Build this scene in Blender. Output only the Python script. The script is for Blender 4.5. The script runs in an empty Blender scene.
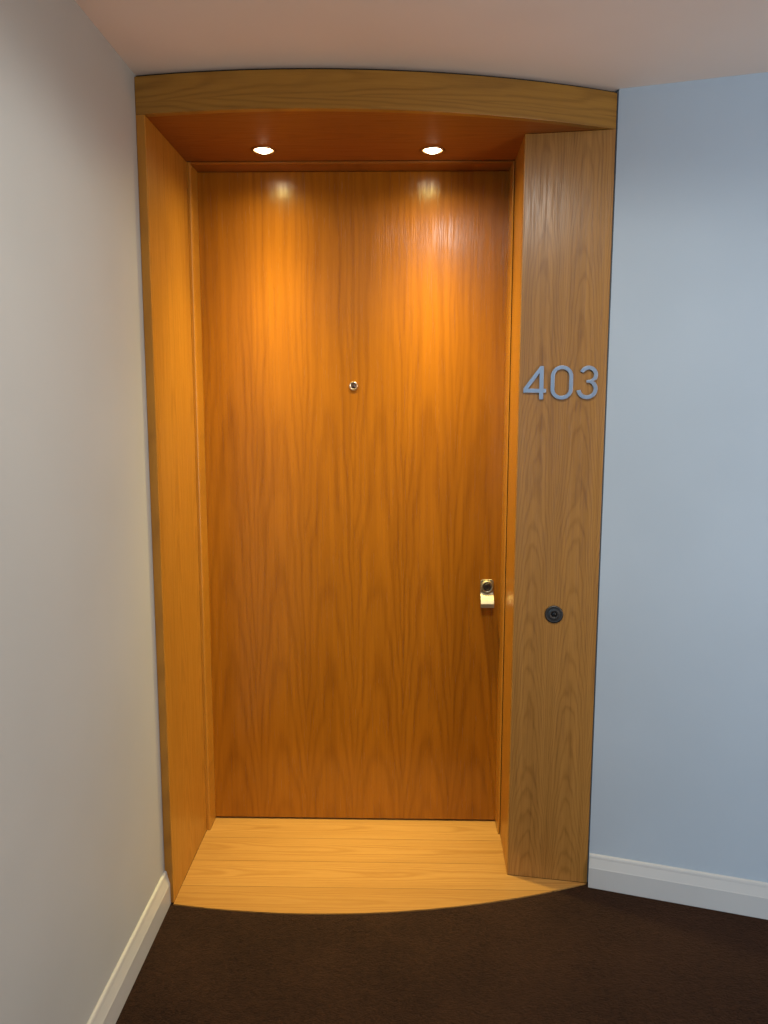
import bpy, bmesh, math, random
from math import sin, cos, pi, radians, sqrt, atan2
from mathutils import Vector, Matrix

scene = bpy.context.scene
C = scene.collection

# ---------------------------------------------------------------- dimensions (metres)
W = 1.0245                 # door leaf width, leaf front at y = 0
ZD = 2.247                 # door leaf top
ZS = 2.2535                # soffit underside
ZC = 2.3565                # corridor ceiling
XL, XR = -0.0075, 1.0192
XRB = 1.0272               # back edge of the slightly splayed right lining   # inner faces of the two side linings
XW = -0.0330               # left wall face
YF = -0.0835               # front of the door frame
YR = -0.3265               # front corner of the right lining
G = Vector((1.2646, -0.3656))      # outer end of the face panel
AC = Vector((0.3968, 1.7531)); AR = 2.2863   # plan arc of header and threshold
WD = 0.2904                # plan angle of the right wall
ZF = -0.002                # carpet level
ZT = 0.002                 # threshold boards level

def arc_y(x, dr=0.0):
    return AC.y - sqrt((AR + dr) ** 2 - (x - AC.x) ** 2)

# ---------------------------------------------------------------- node helpers
def new_mat(name):
    m = bpy.data.materials.new(name); m.use_nodes = True
    nt = m.node_tree
    b = nt.nodes['Principled BSDF']
    return m, nt, b

def srgb(r, g, b):
    f = lambda c: (c / 255 / 12.92) if c / 255 <= 0.04045 else ((c / 255 + 0.055) / 1.055) ** 2.4
    return (f(r), f(g), f(b), 1)

class N:
    def __init__(s, nt): s.nt = nt
    def node(s, t, **k):
        n = s.nt.nodes.new(t)
        for a, v in k.items(): setattr(n, a, v)
        return n
    def put(s, sock, v):
        if isinstance(v, (int, float)): sock.default_value = v
        elif isinstance(v, tuple): sock.default_value = v
        else: s.nt.links.new(v, sock)
    def m(s, op, a, b=None, c=None, clamp=False):
        n = s.node('ShaderNodeMath', operation=op, use_clamp=clamp)
        s.put(n.inputs[0], a)
        if b is not None: s.put(n.inputs[1], b)
        if c is not None: s.put(n.inputs[2], c)
        return n.outputs[0]
    def xyz(s, x, y, z=0.0):
        n = s.node('ShaderNodeCombineXYZ')
        for i, v in enumerate((x, y, z)): s.put(n.inputs[i], v)
        return n.outputs[0]
    def noise(s, vec, scale=1.0, detail=2.0, rough=0.5):
        n = s.node('ShaderNodeTexNoise')
        s.put(n.inputs['Vector'], vec); n.inputs['Scale'].default_value = scale
        n.inputs['Detail'].default_value = detail; n.inputs['Roughness'].default_value = rough
        return n.outputs['Fac']
    def ramp(s, f, lo, hi, a=0.0, b=1.0):
        n = s.node('ShaderNodeMapRange', interpolation_type='SMOOTHSTEP')
        s.put(n.inputs['Value'], f)
        n.inputs['From Min'].default_value = lo; n.inputs['From Max'].default_value = hi
        n.inputs['To Min'].default_value = a; n.inputs['To Max'].default_value = b
        return n.outputs['Result']
    def mix(s, f, a, b, mode='MIX'):
        n = s.node('ShaderNodeMix', data_type='RGBA', blend_type=mode)
        s.put(n.inputs[0], f); s.put(n.inputs[6], a); s.put(n.inputs[7], b)
        return n.outputs[2]

def wood(name, light, dark, cross, long_, leaf=0.17, off=0.0, kL=9.0, kC=650.0, bend=0.22,
         rough=0.3, ringamt=0.35, fine=0.5, leafrand=0.03, tonevar=0.0, seam=0.0, bumpd=0.3,
         nz=0.9, coat=0.0, sgn=1.0, sharp=2.2):
    """oak veneer: parabolic 'cathedral' rings per veneer leaf plus long pore streaks"""
    mt, nt, bs = new_mat(name); n = N(nt)
    tc = n.node('ShaderNodeTexCoord')
    sp = n.node('ShaderNodeSeparateXYZ'); nt.links.new(tc.outputs['Object'], sp.inputs[0])
    ax = {'x': sp.outputs[0], 'y': sp.outputs[1], 'z': sp.outputs[2]}
    c, L = ax[cross], ax[long_]
    cs = n.m('DIVIDE', n.m('ADD', c, off), leaf)
    idx = n.m('FLOOR', cs)
    fr = n.m('FRACT', cs)
    wn = n.node('ShaderNodeTexWhiteNoise', noise_dimensions='1D'); nt.links.new(idx, wn.inputs['W'])
    rnd = wn.outputs['Value']
    u = n.m('MULTIPLY', n.m('SUBTRACT', fr, 0.5), leaf)
    Ls = n.m('ADD', L, n.m('MULTIPLY', rnd, leafrand))
    ix = n.m('MULTIPLY', rnd, leafrand * 40)
    # wandering of the heart line and of the ring widths
    w1 = n.m('SUBTRACT', n.noise(n.xyz(n.m('MULTIPLY', u, 3.0), n.m('MULTIPLY', Ls, 1.6), ix), 1, 2), 0.5)
    w2 = n.m('SUBTRACT', n.noise(n.xyz(n.m('MULTIPLY', u, 14.0), n.m('MULTIPLY', Ls, 4.0), ix), 1, 3), 0.5)
    uu = n.m('ADD', u, n.m('MULTIPLY', w1, leaf * 0.35))
    Fl = n.m('MULTIPLY', n.m('MULTIPLY', Ls, kL * sgn), n.m('SUBTRACT', 1.0, n.m('MULTIPLY', Ls, bend)))
    gq = n.m('ADD', n.m('ADD', Fl, n.m('MULTIPLY', n.m('MULTIPLY', uu, uu), kC)), n.m('MULTIPLY', w2, nz * 2))
    ring = n.m('POWER', n.m('ADD', n.m('MULTIPLY', n.m('SINE', n.m('MULTIPLY', gq, 2 * pi)), 0.5), 0.5), sharp)
    streak = n.noise(n.xyz(n.m('MULTIPLY', c, 55.0), n.m('MULTIPLY', L, 1.3), 3.1), 1, 3, 0.6)
    pores = n.noise(n.xyz(n.m('MULTIPLY', c, 230.0), n.m('MULTIPLY', L, 7.0), 7.7), 1, 3, 0.7)
    pore = n.ramp(pores, 0.45, 0.72)
    broad = n.noise(n.xyz(n.m('MULTIPLY', c, 5.0), n.m('MULTIPLY', L, 0.9), 1.2), 1, 2)
    f = n.m('ADD', n.m('MULTIPLY', ring, ringamt), n.m('MULTIPLY', pore, fine * 0.5))
    f = n.m('ADD', f, n.m('MULTIPLY', n.ramp(streak, 0.3, 0.7), fine * 0.5))
    f = n.m('ADD', f, n.m('MULTIPLY', n.ramp(broad, 0.3, 0.7), 0.18), clamp=True)
    col = n.mix(f, light, dark)
    if tonevar:
        col = n.mix(n.m('MULTIPLY', rnd, tonevar), col, dark)
    if seam:
        e = n.m('MULTIPLY', n.m('MINIMUM', fr, n.m('SUBTRACT', 1.0, fr)), leaf)
        sm = n.ramp(e, 0.0, seam, 0.6, 0.0)
        col = n.mix(sm, col, (0.03, 0.012, 0.003, 1))
    nt.links.new(col, bs.inputs['Base Color'])
    r = n.m('ADD', rough, n.m('MULTIPLY', pore, 0.12))
    nt.links.new(r, bs.inputs['Roughness'])
    bp = n.node('ShaderNodeBump'); bp.inputs['Strength'].default_value = bumpd
    bp.inputs['Distance'].default_value = 0.0006
    nt.links.new(n.m('SUBTRACT', 1.0, n.m('ADD', n.m('MULTIPLY', pore, 0.6), n.m('MULTIPLY', streak, 0.6))), bp.inputs['Height'])
    nt.links.new(bp.outputs[0], bs.inputs['Normal'])
    if coat:
        bs.inputs['Coat Weight'].default_value = coat
        bs.inputs['Coat Roughness'].default_value = 0.2
    return mt

def paint(name, col, rough=0.6, bump=0.12, scale=260):
    mt, nt, bs = new_mat(name); n = N(nt)
    tc = n.node('ShaderNodeTexCoord')
    nf = n.noise(tc.outputs['Object'], 1.3, 3)
    c2 = tuple(x * 0.93 for x in col[:3]) + (1,)
    nt.links.new(n.mix(n.ramp(nf, 0.35, 0.65), col, c2), bs.inputs['Base Color'])
    bs.inputs['Roughness'].default_value = rough
    bs.inputs['Specular IOR Level'].default_value = 0.3
    bp = n.node('ShaderNodeBump'); bp.inputs['Strength'].default_value = bump; bp.inputs['Distance'].default_value = 0.0005
    nt.links.new(n.noise(tc.outputs['Object'], scale, 2), bp.inputs['Height'])
    nt.links.new(bp.outputs[0], bs.inputs['Normal'])
    return mt

def metal(name, col, rough=0.25, scratch=0.0):
    mt, nt, bs = new_mat(name); n = N(nt)
    bs.inputs['Base Color'].default_value = col; bs.inputs['Metallic'].default_value = 1.0
    tc = n.node('ShaderNodeTexCoord')
    sp = n.node('ShaderNodeSeparateXYZ'); nt.links.new(tc.outputs['Object'], sp.inputs[0])
    nf = n.noise(n.xyz(n.m('MULTIPLY', sp.outputs[0], 60.0), n.m('MULTIPLY', sp.outputs[1], 60.0), n.m('MULTIPLY', sp.outputs[2], 1500.0)), 1, 2)
    nt.links.new(n.m('ADD', rough, n.m('MULTIPLY', nf, 0.15)), bs.inputs['Roughness'])
    return mt

OAK_L = srgb(170, 126, 48); OAK_D = srgb(118, 80, 20)
M = {}
M['door'] = wood('oak_door_veneer', srgb(172, 109, 24), srgb(112, 62, 8), 'x', 'z', leaf=W / 6, rough=0.18,
                 ringamt=0.2, fine=0.42, kL=4.5, kC=330, bend=0.235, sharp=2.6, nz=0.5)
M['panel'] = wood('oak_face_panel_veneer', srgb(172, 124, 60), srgb(118, 77, 28), 'x', 'z', leaf=0.118, off=0.0, rough=0.3, ringamt=0.27,
                  fine=0.55, kL=12, kC=1500, bend=0.12, sharp=3.5, nz=2.0)
M['lining'] = wood('oak_lining_veneer', srgb(190, 132, 44), srgb(136, 86, 20), 'y', 'z', leaf=0.21, rough=0.34, ringamt=0.22, fine=0.35)
M['frame'] = wood('oak_frame', srgb(188, 130, 42), srgb(142, 92, 24), 'x', 'z', leaf=0.5, rough=0.32, ringamt=0.1, fine=0.4, kC=100)
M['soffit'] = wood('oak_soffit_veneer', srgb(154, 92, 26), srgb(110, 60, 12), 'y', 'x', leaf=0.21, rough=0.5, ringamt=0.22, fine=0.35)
M['header'] = wood('oak_header_veneer', OAK_L, OAK_D, 'z', 'x', leaf=0.104, off=0.004, rough=0.36, ringamt=0.3, fine=0.35,
                   kL=5, kC=900, bend=0.3, nz=1.0)
M['boards'] = wood('oak_floor_boards', srgb(188, 147, 86), srgb(138, 95, 42), 'y', 'x', leaf=0.1405, off=-0.0125 + 0.1405 * 10,
                   rough=0.34, ringamt=0.35, fine=0.4, kL=5, kC=1300, leafrand=3.0, tonevar=0.5, seam=0.0022, bend=0.1)
M['wall'] = paint('wall_paint', srgb(186, 190, 188))
M['wall_daylit'] = paint('wall_paint_daylit', srgb(178, 192, 202))  # neutral paint with some of the bluish daylight put into its colour
M['ceil'] = paint('ceiling_paint', srgb(238, 228, 219), rough=0.8)
M['skirt'] = paint('skirting_gloss_paint', srgb(196, 197, 194), rough=0.32, bump=0.03)
M['steel'] = metal('satin_steel', (0.42, 0.38, 0.27, 1), 0.4)
M['num'] = metal('brushed_steel_numerals', (0.40, 0.43, 0.49, 1), 0.3)
M['brass'] = metal('satin_nickel', (0.72, 0.6, 0.45, 1), 0.2)
M['gun'] = metal('dark_anodised_metal', (0.09, 0.082, 0.075, 1), 0.38)
mt, nt, bs = new_mat('black_plastic'); bs.inputs['Base Color'].default_value = (0.004, 0.004, 0.005, 1); bs.inputs['Roughness'].default_value = 0.4; M['black'] = mt
mt, nt, bs = new_mat('shadow_gap_paint'); bs.inputs['Base Color'].default_value = (0.02, 0.018, 0.016, 1); bs.inputs['Roughness'].default_value = 0.8; M['gap'] = mt
mt, nt, bs = new_mat('viewer_glass'); bs.inputs['Base Color'].default_value = (0.05, 0.03, 0.03, 1); bs.inputs['Roughness'].default_value = 0.05; bs.inputs['Coat Weight'].default_value = 1; M['glass'] = mt
mt, nt, bs = new_mat('lamp_lens'); bs.inputs['Base Color'].default_value = (1, 1, 1, 1)
bs.inputs['Emission Color'].default_value = (1.0, 0.80, 0.52, 1); bs.inputs['Emission Strength'].default_value = 18; M['lens'] = mt

def carpet():
    mt, nt, bs = new_mat('brown_carpet'); n = N(nt)
    tc = n.node('ShaderNodeTexCoord'); o = tc.outputs['Object']
    big = n.noise(o, 2.6, 4, 0.6); mid = n.ramp(n.noise(o, 60, 3, 0.65), 0.3, 0.7); fin = n.ramp(n.noise(o, 240, 2, 0.7), 0.3, 0.7)
    f = n.m('ADD', n.m('MULTIPLY', n.ramp(big, 0.3, 0.7), 0.35), n.m('ADD', n.m('MULTIPLY', mid, 0.3), n.m('MULTIPLY', fin, 0.35)), clamp=True)
    nt.links.new(n.mix(f, srgb(11, 7, 5), srgb(54, 36, 24)), bs.inputs['Base Color'])
    bs.inputs['Roughness'].default_value = 0.95
    bs.inputs['Specular IOR Level'].default_value = 0.1
    bs.inputs['Sheen Weight'].default_value = 0.25; bs.inputs['Sheen Roughness'].default_value = 0.5
    bs.inputs['Sheen Tint'].default_value = srgb(150, 110, 90)
    bp = n.node('ShaderNodeBump'); bp.inputs['Strength'].default_value = 0.8; bp.inputs['Distance'].default_value = 0.004
    nt.links.new(n.m('ADD', n.m('MULTIPLY', fin, 0.7), n.m('MULTIPLY', mid, 0.5)), bp.inputs['Height'])
    nt.links.new(bp.outputs[0], bs.inputs['Normal'])
    return mt
M['carpet'] = carpet()

# ---------------------------------------------------------------- mesh helpers
def obj(name, bm, mat, parent=None, loc=None, rotz=0.0, bevel=0.0, smooth=False, seg=2):
    bmesh.ops.recalc_face_normals(bm, faces=bm.faces)
    me = bpy.data.meshes.new(name); bm.to_mesh(me); bm.free()
    me.materials.append(mat)
    o = bpy.data.objects.new(name, me); C.objects.link(o)
    if loc is not None: o.location = loc
    o.rotation_euler.z = rotz
    if parent is not None: o.parent = parent
    if smooth:
        for p in me.polygons: p.use_smooth = True
    if bevel:
        b = o.modifiers.new('bevel', 'BEVEL'); b.width = bevel; b.segments = seg
        b.limit_method = 'ANGLE'; b.angle_limit = radians(35)
        b.harden_normals = False
    return o

def add_box(bm, x0, x1, y0, y1, z0, z1):
    v = [bm.verts.new(p) for p in ((x0, y0, z0), (x1, y0, z0), (x1, y1, z0), (x0, y1, z0), (x0, y0, z1), (x1, y0, z1), (x1, y1, z1), (x0, y1, z1))]
    for f in ((0, 1, 2, 3), (4, 5, 6, 7), (0, 1, 5, 4), (1, 2, 6, 5), (2, 3, 7, 6), (3, 0, 4, 7)): bm.faces.new([v[i] for i in f])
    return bm

def prism(pts, z0, z1):
    bm = bmesh.new()
    a = [bm.verts.new((x, y, z0)) for x, y in pts]; b = [bm.verts.new((x, y, z1)) for x, y in pts]
    bm.faces.new(a); bm.faces.new(b[::-1])
    for i in range(len(pts)):
        j = (i + 1) % len(pts); bm.faces.new((a[i], a[j], b[j], b[i]))
    return bm

def extrude_profile(prof, p0, p1, out):
    """profile (t, z) swept from p0 to p1 (plan); t measured along 'out'"""
    bm = bmesh.new(); rings = []
    for p in (p0, p1):
        rings.append([bm.verts.new((p[0] + out[0] * t, p[1] + out[1] * t, z)) for t, z in prof])
    k = len(prof)
    for i in range(k):
        j = (i + 1) % k; bm.faces.new((rings[0][i], rings[0][j], rings[1][j], rings[1][i]))
    bm.faces.new(rings[0]); bm.faces.new(rings[1][::-1])
    return bm

def lathe(prof, n=48, axis='z', cap=False):
    """profile (r, h) turned about the axis; r = 0 points collapse"""
    bm = bmesh.new(); rings = []
    def P(r, a, h):
        if axis == 'z': return (r * cos(a), r * sin(a), h)
        return (r * cos(a), -h, r * sin(a))          # turned about y, h towards the viewer
    for r, h in prof:
        if r < 1e-7: rings.append([bm.verts.new(P(0, 0, h))])
        else: rings.append([bm.verts.new(P(r, 2 * pi * i / n, h)) for i in range(n)])
    for a, b in zip(rings, rings[1:]):
        for i in range(n):
            j = (i + 1) % n
            if len(a) == 1 and len(b) == 1: continue
            if len(a) == 1: bm.faces.new((a[0], b[i], b[j]))
            elif len(b) == 1: bm.faces.new((a[i], a[j], b[0]))
            else: bm.faces.new((a[i], a[j], b[j], b[i]))
    return bm

def flat(polys, thick, bevel=0.0, res=2):
    """2D outlines (first outer, the rest holes) filled and extruded to +-thick/2 in local z -> bmesh"""
    cu = bpy.data.curves.new('outline', 'CURVE'); cu.dimensions = '2D'; cu.fill_mode = 'BOTH'
    for pl in polys:
        s = cu.splines.new('POLY'); s.points.add(len(pl) - 1); s.use_cyclic_u = True
        for i, (x, y) in enumerate(pl): s.points[i].co = (x, y, 0, 1)
    cu.extrude = thick / 2 - bevel; cu.bevel_depth = bevel; cu.bevel_resolution = res; cu.offset = -bevel
    ob = bpy.data.objects.new('outline', cu); C.objects.link(ob)
    dg = bpy.context.evaluated_depsgraph_get(); dg.update()
    me = bpy.data.meshes.new_from_object(ob.evaluated_get(dg))
    bpy.data.objects.remove(ob); bpy.data.curves.remove(cu)
    bm = bmesh.new(); bm.from_mesh(me); bpy.data.meshes.remove(me)
    bmesh.ops.remove_doubles(bm, verts=bm.verts, dist=1e-6)
    return bm

def thing(name, label, cat, loc=(0, 0, 0), rotz=0.0, group=None):
    o = bpy.data.objects.new(name, None); C.objects.link(o); o.empty_display_size = 0.05
    o.location = loc; o.rotation_euler.z = rotz
    o['label'] = label; o['category'] = cat
    if group: o['group'] = group
    return o
def tag(o, label, cat, group=None):
    o['label'] = label; o['category'] = cat
    if group: o['group'] = group
    return o
def struct(o):
    o['kind'] = 'structure'; return o

# ---------------------------------------------------------------- the setting
t = Vector((cos(WD), -sin(WD)))            # along the right wall
nr = Vector((-sin(WD), -cos(WD)))          # out of the right wall
GAPR = 0.004
R0 = G + t * GAPR; R1 = R0 + t * 2.6
YB = -6.6; YE = -2.95
struct(obj('floor', prism([(-2.4, YB), (4.2, YB), (4.2, 0.5), (-2.4, 0.5)], ZF - 0.05, ZF), M['carpet']))
struct(obj('ceiling', prism([(-2.4, YB), (4.2, YB), (4.2, 0.5), (-2.4, 0.5)], ZC, ZC + 0.05), M['ceil']))
struct(obj('wall_left', prism([(XW, YE), (XW, 0.08), (XW - 0.12, 0.08), (XW - 0.12, YE)], ZF, ZC), M['wall']))
struct(obj('wall_right', prism([tuple(R0), tuple(R1), tuple(R1 - nr * 0.12), tuple(R0 - nr * 0.12)], ZF, ZC), M['wall_daylit'], bevel=0.0))
struct(obj('wall_back_light_block', prism([(XW - 0.12, 0.08), (1.5, 0.08), (1.5, 0.2), (XW - 0.12, 0.2)], ZF, ZC), M['gap']))  # added unseen slab behind the door, stops light leaking through the gaps

SK = [(0.0, ZF), (0.018, ZF), (0.018, 0.066), (0.0165, 0.069), (0.0125, 0.0735), (0.011, 0.078), (0.0105, 0.092), (0.0095, 0.0985), (0.006, 0.1035), (0.0, 0.105)]
SK = [(0.0, ZF), (0.0165, ZF), (0.0165, 0.064), (0.0155, 0.0665), (0.0085, 0.092), (0.0078, 0.098), (0.0062, 0.1025), (0.003, 0.1048), (0.0, 0.105)]
yl_end = arc_y(XW) - 0.001
struct(obj('baseboard_left', extrude_profile(SK, (XW, YE), (XW, yl_end), (1, 0)), M['skirt'], smooth=False, bevel=0.0008))
rr1 = R1 - t * 0.02
struct(obj('baseboard_right', extrude_profile(SK, tuple(R0 + t * 0.001), tuple(rr1), tuple(nr)), M['skirt'], bevel=0.0008))

# ---------------------------------------------------------------- door and its frame
bm = bmesh.new(); add_box(bm, 0.003, W - 0.003, 0.0, 0.044, 0.0085, ZD - 0.003)
door = struct(obj('door_1', bm, M['door'], bevel=0.001))
door['label'] = 'warm oak veneered flush door set back in the curved wooden surround'

def frame_leg(x_in, x_out):
    """L-shaped frame member: a thin lip proud of the lining and the stop beside the leaf"""
    s = 1 if x_out > x_in else -1
    bm = bmesh.new()
    pts = [(x_out, YF), (x_in + s * 0.004, YF), (x_in + s * 0.0012, YF + 0.0012), (x_in, YF + 0.004), (x_in, 0.046), (x_out, 0.046)]
    return prism(pts, ZT, ZS - 0.001)
fr = obj('door_frame', frame_leg(0.0045, XL - 0.0002), M['frame'], door, bevel=0.0008)
fr['label'] = 'left upright of the oak door frame'
fr2 = obj('door_frame', frame_leg(W - 0.0045, XRB - 0.0022), M['frame'], door, bevel=0.0008)
fr2['label'] = 'right upright of the oak door frame'
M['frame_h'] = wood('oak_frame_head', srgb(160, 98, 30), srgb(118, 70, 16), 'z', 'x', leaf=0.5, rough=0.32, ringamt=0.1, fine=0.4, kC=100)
hd = bmesh.new()
a = [(YF, ZS - 0.001), (YF, ZD + 0.001), (YF + 0.003, ZD - 0.0015), (0.046, ZD - 0.0015), (0.046, ZS - 0.001)]
v0 = [hd.verts.new((0.0046, y, z)) for y, z in a]; v1 = [hd.verts.new((W - 0.0046, y, z)) for y, z in a]
for i in range(5): hd.faces.new((v0[i], v0[(i + 1) % 5], v1[(i + 1) % 5], v1[i]))
hd.faces.new(v0); hd.faces.new(v1[::-1])
fr3 = obj('door_frame', hd, M['frame_h'], door, bevel=0.0006); fr3['label'] = 'head of the oak door frame'

# door viewer
px, pz = 0.5127, 1.5565
pv = obj('peephole', lathe([(0.0, 0.0), (0.0152, 0.0), (0.0152, 0.0018), (0.0138, 0.0034), (0.0118, 0.0038), (0.0098, 0.003), (0.0092, 0.0012), (0.0, 0.0012)], 40, 'y'),
         M['brass'], door, (px, 0.0, pz), smooth=False, bevel=0.0003)
pv['label'] = 'round satin nickel door viewer'
obj('lens', lathe([(0.0, 0.0042), (0.003, 0.0039), (0.006, 0.003), (0.0086, 0.0014), (0.0086, 0.0013)], 32, 'y'), M['glass'], pv, smooth=True)

# cylinder pull: plate running down and curling outwards to a lip
hx, hz0, hz1 = 0.9733, 0.799, 0.8955
def pull():
    # section in (out, z); front line then back line
    front = [(0.0045, 0.0965), (0.0045, 0.050), (0.0065, 0.0455), (0.011, 0.0405), (0.0175, 0.0345), (0.0235, 0.0275), (0.028, 0.0205), (0.0305, 0.016)]
    back = [(0.0305, 0.002), (0.026, 0.004), (0.0205, 0.013), (0.0135, 0.022), (0.006, 0.030), (0.0, 0.034), (0.0, 0.0965)]
    sec = front + back
    bm = bmesh.new(); hw = 0.0225
    A = []; B = []
    for o_, z in sec:
        flare = 0.0008 * (o_ / 0.03)
        A.append(bm.verts.new((-hw - flare, -o_, z))); B.append(bm.verts.new((hw + flare, -o_, z)))
    k = len(sec)
    for i in range(k): j = (i + 1) % k; bm.faces.new((A[i], A[j], B[j], B[i]))
    bm.faces.new(A); bm.faces.new(B[::-1])
    bm.edges.ensure_lookup_table()
    ed = [e_ for e_ in bm.edges if all(abs(v.co.z - 0.0965) < 1e-5 for v in e_.verts) and abs(e_.verts[0].co.x - e_.verts[1].co.x) < 2e-3]
    bmesh.ops.bevel(bm, geom=ed, offset=0.009, segments=6, affect='EDGES', profile=0.5)
    return bm
h = obj('door_pull', pull(), M['steel'], door, (hx, 0.0, hz0), bevel=0.0012, seg=3)
h['label'] = 'polished cylinder pull with curled lower lip'
cz = 0.071
esc = obj('lock_rose', lathe([(0.0228, 0.0), (0.0228, 0.003), (0.0215, 0.0062), (0.0185, 0.0082), (0.0155, 0.0075), (0.014, 0.0055), (0.0, 0.0055)], 48, 'y'), M['steel'], h, (0, -0.004, cz), smooth=True)
cy = obj('lock_cylinder', lathe([(0.0128, 0.0), (0.0128, 0.0036), (0.0118, 0.0044), (0.0068, 0.0044), (0.0062, 0.0034), (0.0, 0.0034)], 40, 'y'), M['gun'], h, (0, -0.0092, cz), bevel=0.0002)
bmk = bmesh.new(); add_box(bmk, -0.001, 0.001, -0.0008, 0.0008, -0.0045, 0.0045)
obj('keyway', bmk, M['black'], h, (0, -0.0128, cz))

# ---------------------------------------------------------------- oak surround
sur = thing('door_surround', 'oak surround lining the door recess with a bowed head board', 'door surround', (0.5, -0.3, 0))
def child_of(parent, o):
    o.parent = parent; o.matrix_parent_inverse = Matrix.Translation(parent.location).inverted(); return o
TL = 0.0205
# left lining: inner face at XL, front end cut along the arc
bm = prism([(XL - 0.0002, YF + 0.004), (XL, arc_y(XL)), (XW + 0.0004, arc_y(XW + 0.0004)), (XW + 0.0004, YF + 0.004)], ZT, ZS - 0.0005)
o = child_of(sur, obj('side_lining', bm, M['lining'], bevel=0.0015)); o['label'] = 'left oak side lining, thin front end against the wall'
bm = prism([(XRB, YF + 0.006), (XR, YR), (XR + 0.018, YR - 0.0029 + 0.0008), (XRB + 0.018, YF + 0.006)], ZT, ZS - 0.0005)
o = child_of(sur, obj('side_lining', bm, M['lining'], bevel=0.0006)); o['label'] = 'narrow right oak side lining'
# face panel, angled, carrying the number
pd = Vector((G.x - XR, G.y - YR)); PL = pd.length; pa = atan2(pd.y, pd.x)
bm = bmesh.new(); add_box(bm, 0.0008, PL, 0.0, 0.02, ZT, ZS - 0.0012)
o = obj('face_panel', bm, M['panel'], None, (XR, YR, 0), pa, bevel=0.0012); child_of(sur, o)
o['label'] = 'broad angled oak face panel right of the door'
# soffit with two holes for the downlights
LIGHTS = [(0.2552, -0.1924), (0.7640, -0.1843)]
xs0, xs1 = XW + 0.0004, G.x - 0.002
def arc_pts(x0, x1, dr, n=40): return [(x0 + (x1 - x0) * i / n, arc_y(x0 + (x1 - x0) * i / n, dr)) for i in range(n + 1)]
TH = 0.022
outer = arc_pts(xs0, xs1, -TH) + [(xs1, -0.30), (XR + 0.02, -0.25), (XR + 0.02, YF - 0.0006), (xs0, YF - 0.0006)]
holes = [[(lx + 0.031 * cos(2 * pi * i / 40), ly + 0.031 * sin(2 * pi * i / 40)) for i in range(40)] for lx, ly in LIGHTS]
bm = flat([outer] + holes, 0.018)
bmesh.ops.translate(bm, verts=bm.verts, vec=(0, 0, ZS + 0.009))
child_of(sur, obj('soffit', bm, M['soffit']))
# bowed head board
fo = arc_pts(xs0, G.x + 0.001, 0.0); bo = arc_pts(xs0, G.x + 0.001, -TH)
bm = prism(fo + bo[::-1], ZS - 0.0006, ZC - 0.0085)
o = child_of(sur, obj('head_board', bm, M['header'], bevel=0.001)); o['label'] = 'bowed oak head board under the ceiling'
# recessed dark packing that closes the gap above the head board
bm = prism(arc_pts(xs0, G.x - 0.006, -0.014) + arc_pts(xs0, G.x - 0.006, -TH - 0.003)[::-1], ZC - 0.0085, ZC - 0.0002)
o = child_of(sur, obj('shadow_gap', bm, M['gap'])); o['label'] = 'dark shadow gap above the head board'
# dark packing closing the gap at the right wall
e = Vector((cos(pa), sin(pa))); nn = Vector((-e.y, e.x))
q0 = G + nn * 0.006
bm = prism([tuple(q0 + e * 0.0002), tuple(R0 - nr * 0.006), tuple(R0 - nr * 0.03), tuple(q0 + nn * 0.02)], ZT, ZC - 0.0005)
M['gapg'] = paint('grey_sealant', srgb(96, 100, 104))
o = child_of(sur, obj('shadow_gap', bm, M['gapg'])); o['label'] = 'thin grey joint beside the face panel'

# ---------------------------------------------------------------- threshold boards
pts = arc_pts(XL + 0.0005, G.x - 0.001, 0.004)
# front part that runs under the arc to the panel's outer end, following the panel face
out = pts + [(G.x - 0.001, G.y - 0.0012), (XR, YR - 0.0012)] + [(XRB - 0.0006, YF), (W - 0.005, YF), (W - 0.005, 0.03), (0.005, 0.03), (0.005, YF), (XL + 0.0005, YF)]
th = obj('threshold_boards', prism(out, ZF, ZT), M['boards'], bevel=0.0006)
tag(th, 'pale oak floor boards of the door recess with bowed front edge on carpet', 'wooden floor')

# ---------------------------------------------------------------- downlights
def downlight(loc, label):
    r = thing('downlight', label, 'downlight', loc, 0, 'downlights in the door recess')
    obj('trim_ring', lathe([(0.0292, 0.012), (0.0292, -0.0005), (0.0305, -0.0028), (0.034, -0.0034), (0.0378, -0.0022), (0.0386, -0.0002), (0.0306, -0.0001), (0.0306, 0.012)], 56), M['trimring'], r, smooth=False, bevel=0.0003)
    obj('lens', lathe([(0.0, -0.0085), (0.008, -0.0080), (0.015, -0.0064), (0.020, -0.0038), (0.0235, -0.0008), (0.0250, 0.0025), (0.0285, 0.006)], 48), M['lens'], r, smooth=True)
    return r
M['trimring'] = metal('wood_tinted_trim_ring', (0.32, 0.2, 0.1, 1), 0.3)  # chrome ring, the brown of the reflected wood put into its colour
downlight((LIGHTS[0][0], LIGHTS[0][1], ZS), 'lit recessed downlight in the wooden soffit, the left one of two')
downlight((LIGHTS[1][0], LIGHTS[1][1], ZS), 'lit recessed downlight in the wooden soffit, the right one nearer the number panel')

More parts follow.
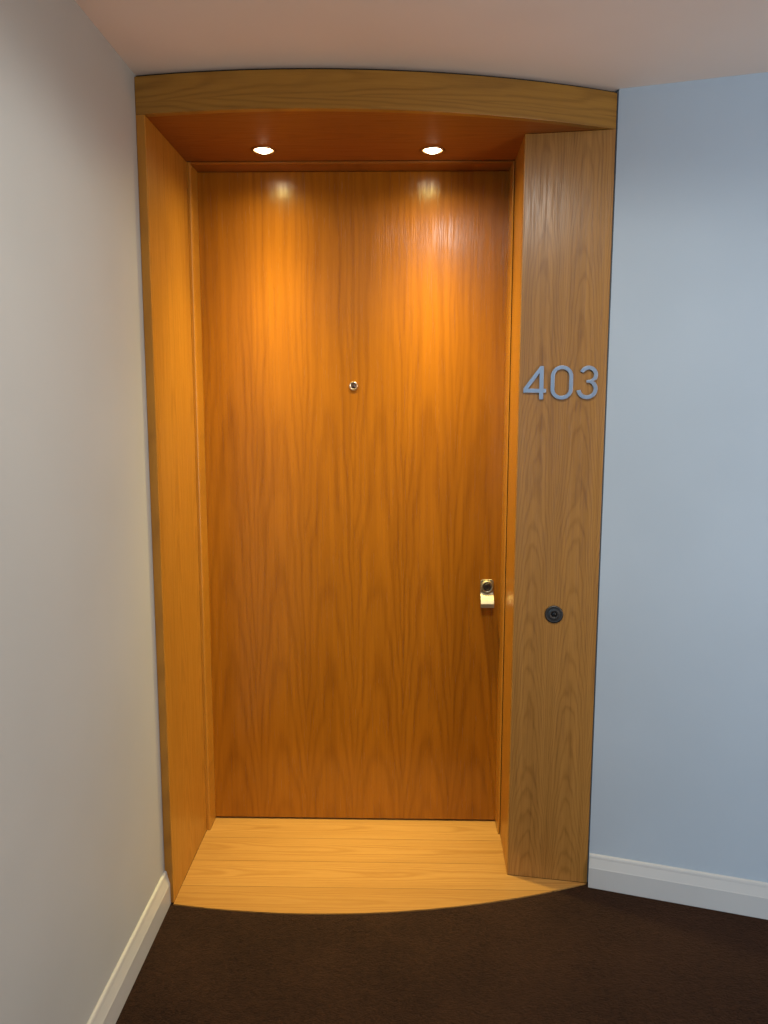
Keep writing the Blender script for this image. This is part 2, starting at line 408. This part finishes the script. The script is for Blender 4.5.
# ---------------------------------------------------------------- numerals on the face panel
NZ0 = 1.5105; NH = 0.0975
def ribbon(path, w):
    Lp, Rp = [], []
    for i, p in enumerate(path):
        a = Vector(path[max(0, i - 1)]); b = Vector(path[min(len(path) - 1, i + 1)])
        d = (b - a).normalized(); q = Vector((-d.y, d.x)) * w / 2
        Lp.append((p[0] + q.x, p[1] + q.y)); Rp.append((p[0] - q.x, p[1] - q.y))
    return Lp + Rp[::-1]
def numeral(name_polys, tx, label):
    bm = flat(name_polys, 0.005, 0.0009, 1)
    # local x along the panel, z up, standing proud of it
    bmesh.ops.transform(bm, matrix=Matrix.Rotation(radians(90), 4, 'X'), verts=bm.verts)
    p = Vector((XR, YR)) + e * (tx + 0.0052) - nn * 0.0055
    o = obj('house_number', bm, M['num'], None, (p.x, p.y, NZ0), pa)
    tag(o, label, 'number', 'door number on the oak panel')
    return o
sw = 0.0118
# 4
four = [[(0.0458, 0.0), (0.0582, 0.0), (0.0582, 0.0195), (0.0662, 0.0195), (0.0662, 0.0312), (0.0582, 0.0312), (0.0582, 0.0965), (0.0470, 0.0965), (0.0, 0.0325), (0.0, 0.0195), (0.0458, 0.0195)],
        [(0.0458, 0.0312), (0.0458, 0.0762), (0.0142, 0.0312)]]
numeral(four, 0.0082, 'blue-grey steel numeral 4, first of the door number')
# 0
def stadium(cx, cz, hw, hh, r, n=14):
    pts = []
    for sx, sz, a0 in ((1, 1, 0), (-1, 1, 90), (-1, -1, 180), (1, -1, 270)):
        for i in range(n + 1):
            a = radians(a0 + 90 * i / n)
            pts.append((cx + sx * (hw - r) + r * cos(a), cz + sz * (hh - r) + r * sin(a)))
    return pts
numeral([stadium(0.0322, 0.04875, 0.0322, 0.0492, 0.0318), stadium(0.0322, 0.04875, 0.0322 - sw, 0.0492 - 0.0112, 0.0318 - sw)], 0.0857, 'blue-grey steel numeral 0, middle of the door number')
# 3
path = []
ru = 0.0205
cxu, czu = 0.0325, 0.0975 - 0.0065 - 0.0205
for i in range(25):
    a = radians(158 - i * (158 + 78) / 24); path.append((cxu + ru * cos(a), czu + ru * sin(a)))
up = path
rl = 0.0255; cxl, czl = 0.0292, 0.0065 + 0.0238
low = []
for i in range(33):
    a = radians(72 - i * (72 + 172) / 32); low.append((cxl + 0.0240 * cos(a), czl + 0.0238 * sin(a)))
# outline: outer line of both bowls meeting at the waist on the right, inner line meeting on the left
def offs(path, d):
    r = []
    for i, p in enumerate(path):
        a = Vector(path[max(0, i - 1)]); b = Vector(path[min(len(path) - 1, i + 1)])
        q = (b - a).normalized(); r.append((p[0] - q.y * d, p[1] + q.x * d))
    return r
uo = offs(up, sw / 2); ui = offs(up, -sw / 2); lo_ = offs(low, sw / 2); li = offs(low, -sw / 2)
uo = [p for i, p in enumerate(uo) if not (i > 12 and p[1] < 0.0545)]
lo_ = [p for i, p in enumerate(lo_) if not (i < 12 and p[1] > 0.0505)]
ui = [p for i, p in enumerate(ui) if not (i > 12 and p[0] < 0.0335)]
li = [p for i, p in enumerate(li) if not (i < 12 and p[0] < 0.0325)]
three = uo + [(0.0462, 0.0525)] + lo_ + li[::-1] + [(0.0268, li[0][1] + 0.0002), (0.0268, ui[-1][1])] + ui[::-1]
numeral([three], 0.1605, 'blue-grey steel numeral 3, last of the door number')

# ---------------------------------------------------------------- round bell push on the panel
bp_ = Vector((XR, YR)) + e * 0.1218
bell = thing('doorbell', 'round dark metal bell push on the oak panel below the number', 'doorbell', (bp_.x, bp_.y, 0.8655), pa)
obj('bell_plate', lathe([(0.0, 0.0), (0.0275, 0.0), (0.0275, 0.0022), (0.0262, 0.0042), (0.0235, 0.0050), (0.0222, 0.0044), (0.0150, 0.0062), (0.0105, 0.0068), (0.0088, 0.0060), (0.0082, 0.003), (0.0, 0.003)], 56, 'y'), M['gun'], bell, smooth=True)
bb = obj('push_button', lathe([(0.0, 0.0046), (0.005, 0.0043), (0.0075, 0.0034), (0.0075, 0.0025)], 32, 'y'), M['black'], bell, smooth=True)
bb['label'] = 'black centre button'

# ---------------------------------------------------------------- lights
def spot(loc, energy, col, size, blend, rad, direction=(0, 0, -1)):
    l = bpy.data.lights.new('lamp_beam', 'SPOT'); l.energy = energy; l.color = col
    l.spot_size = radians(size); l.spot_blend = blend; l.shadow_soft_size = rad
    o = bpy.data.objects.new('lamp_beam', l); C.objects.link(o); o.location = loc
    o.rotation_euler = Vector(direction).to_track_quat('-Z', 'Y').to_euler(); return o
def area(loc, target, sx, sy, energy, col):
    l = bpy.data.lights.new('daylight_and_fill', 'AREA'); l.shape = 'RECTANGLE'; l.size = sx; l.size_y = sy; l.energy = energy; l.color = col  # serves both the daylight and the added ceiling fill
    o = bpy.data.objects.new('daylight_and_fill', l); C.objects.link(o); o.location = loc
    o.rotation_euler = (Vector(target) - Vector(loc)).to_track_quat('-Z', 'Y').to_euler(); return o
WARM = (1.0, 0.79, 0.27)
def beam_profile(o, n1, a1, n2, a2):
    """photometric curve of a reflector lamp: a narrow lobe plus a wide spill"""
    l = o.data; l.use_nodes = True; nt = l.node_tree; n = N(nt)
    em = [x for x in nt.nodes if x.type == 'EMISSION'][0]
    tc = n.node('ShaderNodeTexCoord'); sp = n.node('ShaderNodeSeparateXYZ')
    nt.links.new(tc.outputs['Normal'], sp.inputs[0])
    c = n.m('MAXIMUM', n.m('ABSOLUTE', sp.outputs[2]), 0.0001)
    st = n.m('ADD', n.m('MULTIPLY', n.m('POWER', c, float(n1)), a1), n.m('MULTIPLY', n.m('POWER', c, float(n2)), a2))
    nt.links.new(st, em.inputs['Strength'])
for lx, ly in LIGHTS:
    beam_profile(spot((lx, ly, ZS - 0.016), 172, WARM, 170, 0.3, 0.018), 17, 1.0, 2.5, 0.09)
for lx, ly, en in ((0.88, -1.34, 58), (0.70, -3.35, 16), (2.7, -2.9, 5)):      # the corridor's own downlights
    beam_profile(spot((lx, ly, ZC - 0.01), en, (1.0, 0.99, 0.93), 170, 0.3, 0.018), 1.15, 1.0, 1, 0.0)
area((-1.38, -5.6, 1.35), (1.6, -0.6, 1.2), 1.2, 1.6, 95, (0.26, 0.62, 1.0))   # daylight from a side corridor
area((3.0, -3.4, 1.1), (0.5, -0.9, 2.35), 1.0, 0.8, 46, (1.0, 0.84, 0.75))   # added unseen warm fill that brightens the ceiling

w = bpy.data.worlds.new('world'); scene.world = w; w.use_nodes = True
w.node_tree.nodes['Background'].inputs[0].default_value = (0.45, 0.74, 1.0, 1)
w.node_tree.nodes['Background'].inputs[1].default_value = 0.07

# ---------------------------------------------------------------- camera
f, pitch, yaw, roll = 794.31, 0.1354, 0.0209, -0.0016
cp, sp_, cy_, sy_, cr, sr = cos(pitch), sin(pitch), cos(yaw), sin(yaw), cos(roll), sin(roll)
F = Vector((-sy_ * cp, cy_ * cp, -sp_)); r0 = Vector((cy_, sy_, 0)); u0 = Vector((-sy_ * sp_, cy_ * sp_, cp))
Rv = r0 * cr - u0 * sr; Uv = r0 * sr + u0 * cr
cam = bpy.data.cameras.new('camera'); cam.sensor_fit = 'HORIZONTAL'; cam.sensor_width = 36; cam.lens = 36 * f / 768
cam.clip_start = 0.05
co = bpy.data.objects.new('camera', cam); C.objects.link(co)
co.matrix_world = Matrix(((Rv.x, Uv.x, -F.x, 0.6724), (Rv.y, Uv.y, -F.y, -2.7016), (Rv.z, Uv.z, -F.z, 1.4973), (0, 0, 0, 1)))
scene.camera = co
vs = scene.view_settings
scene.display_settings.display_device = 'sRGB'
vs.view_transform = 'Standard'; vs.look = 'None'; vs.gamma = 1; vs.exposure = 0.0; vs.use_curve_mapping = False
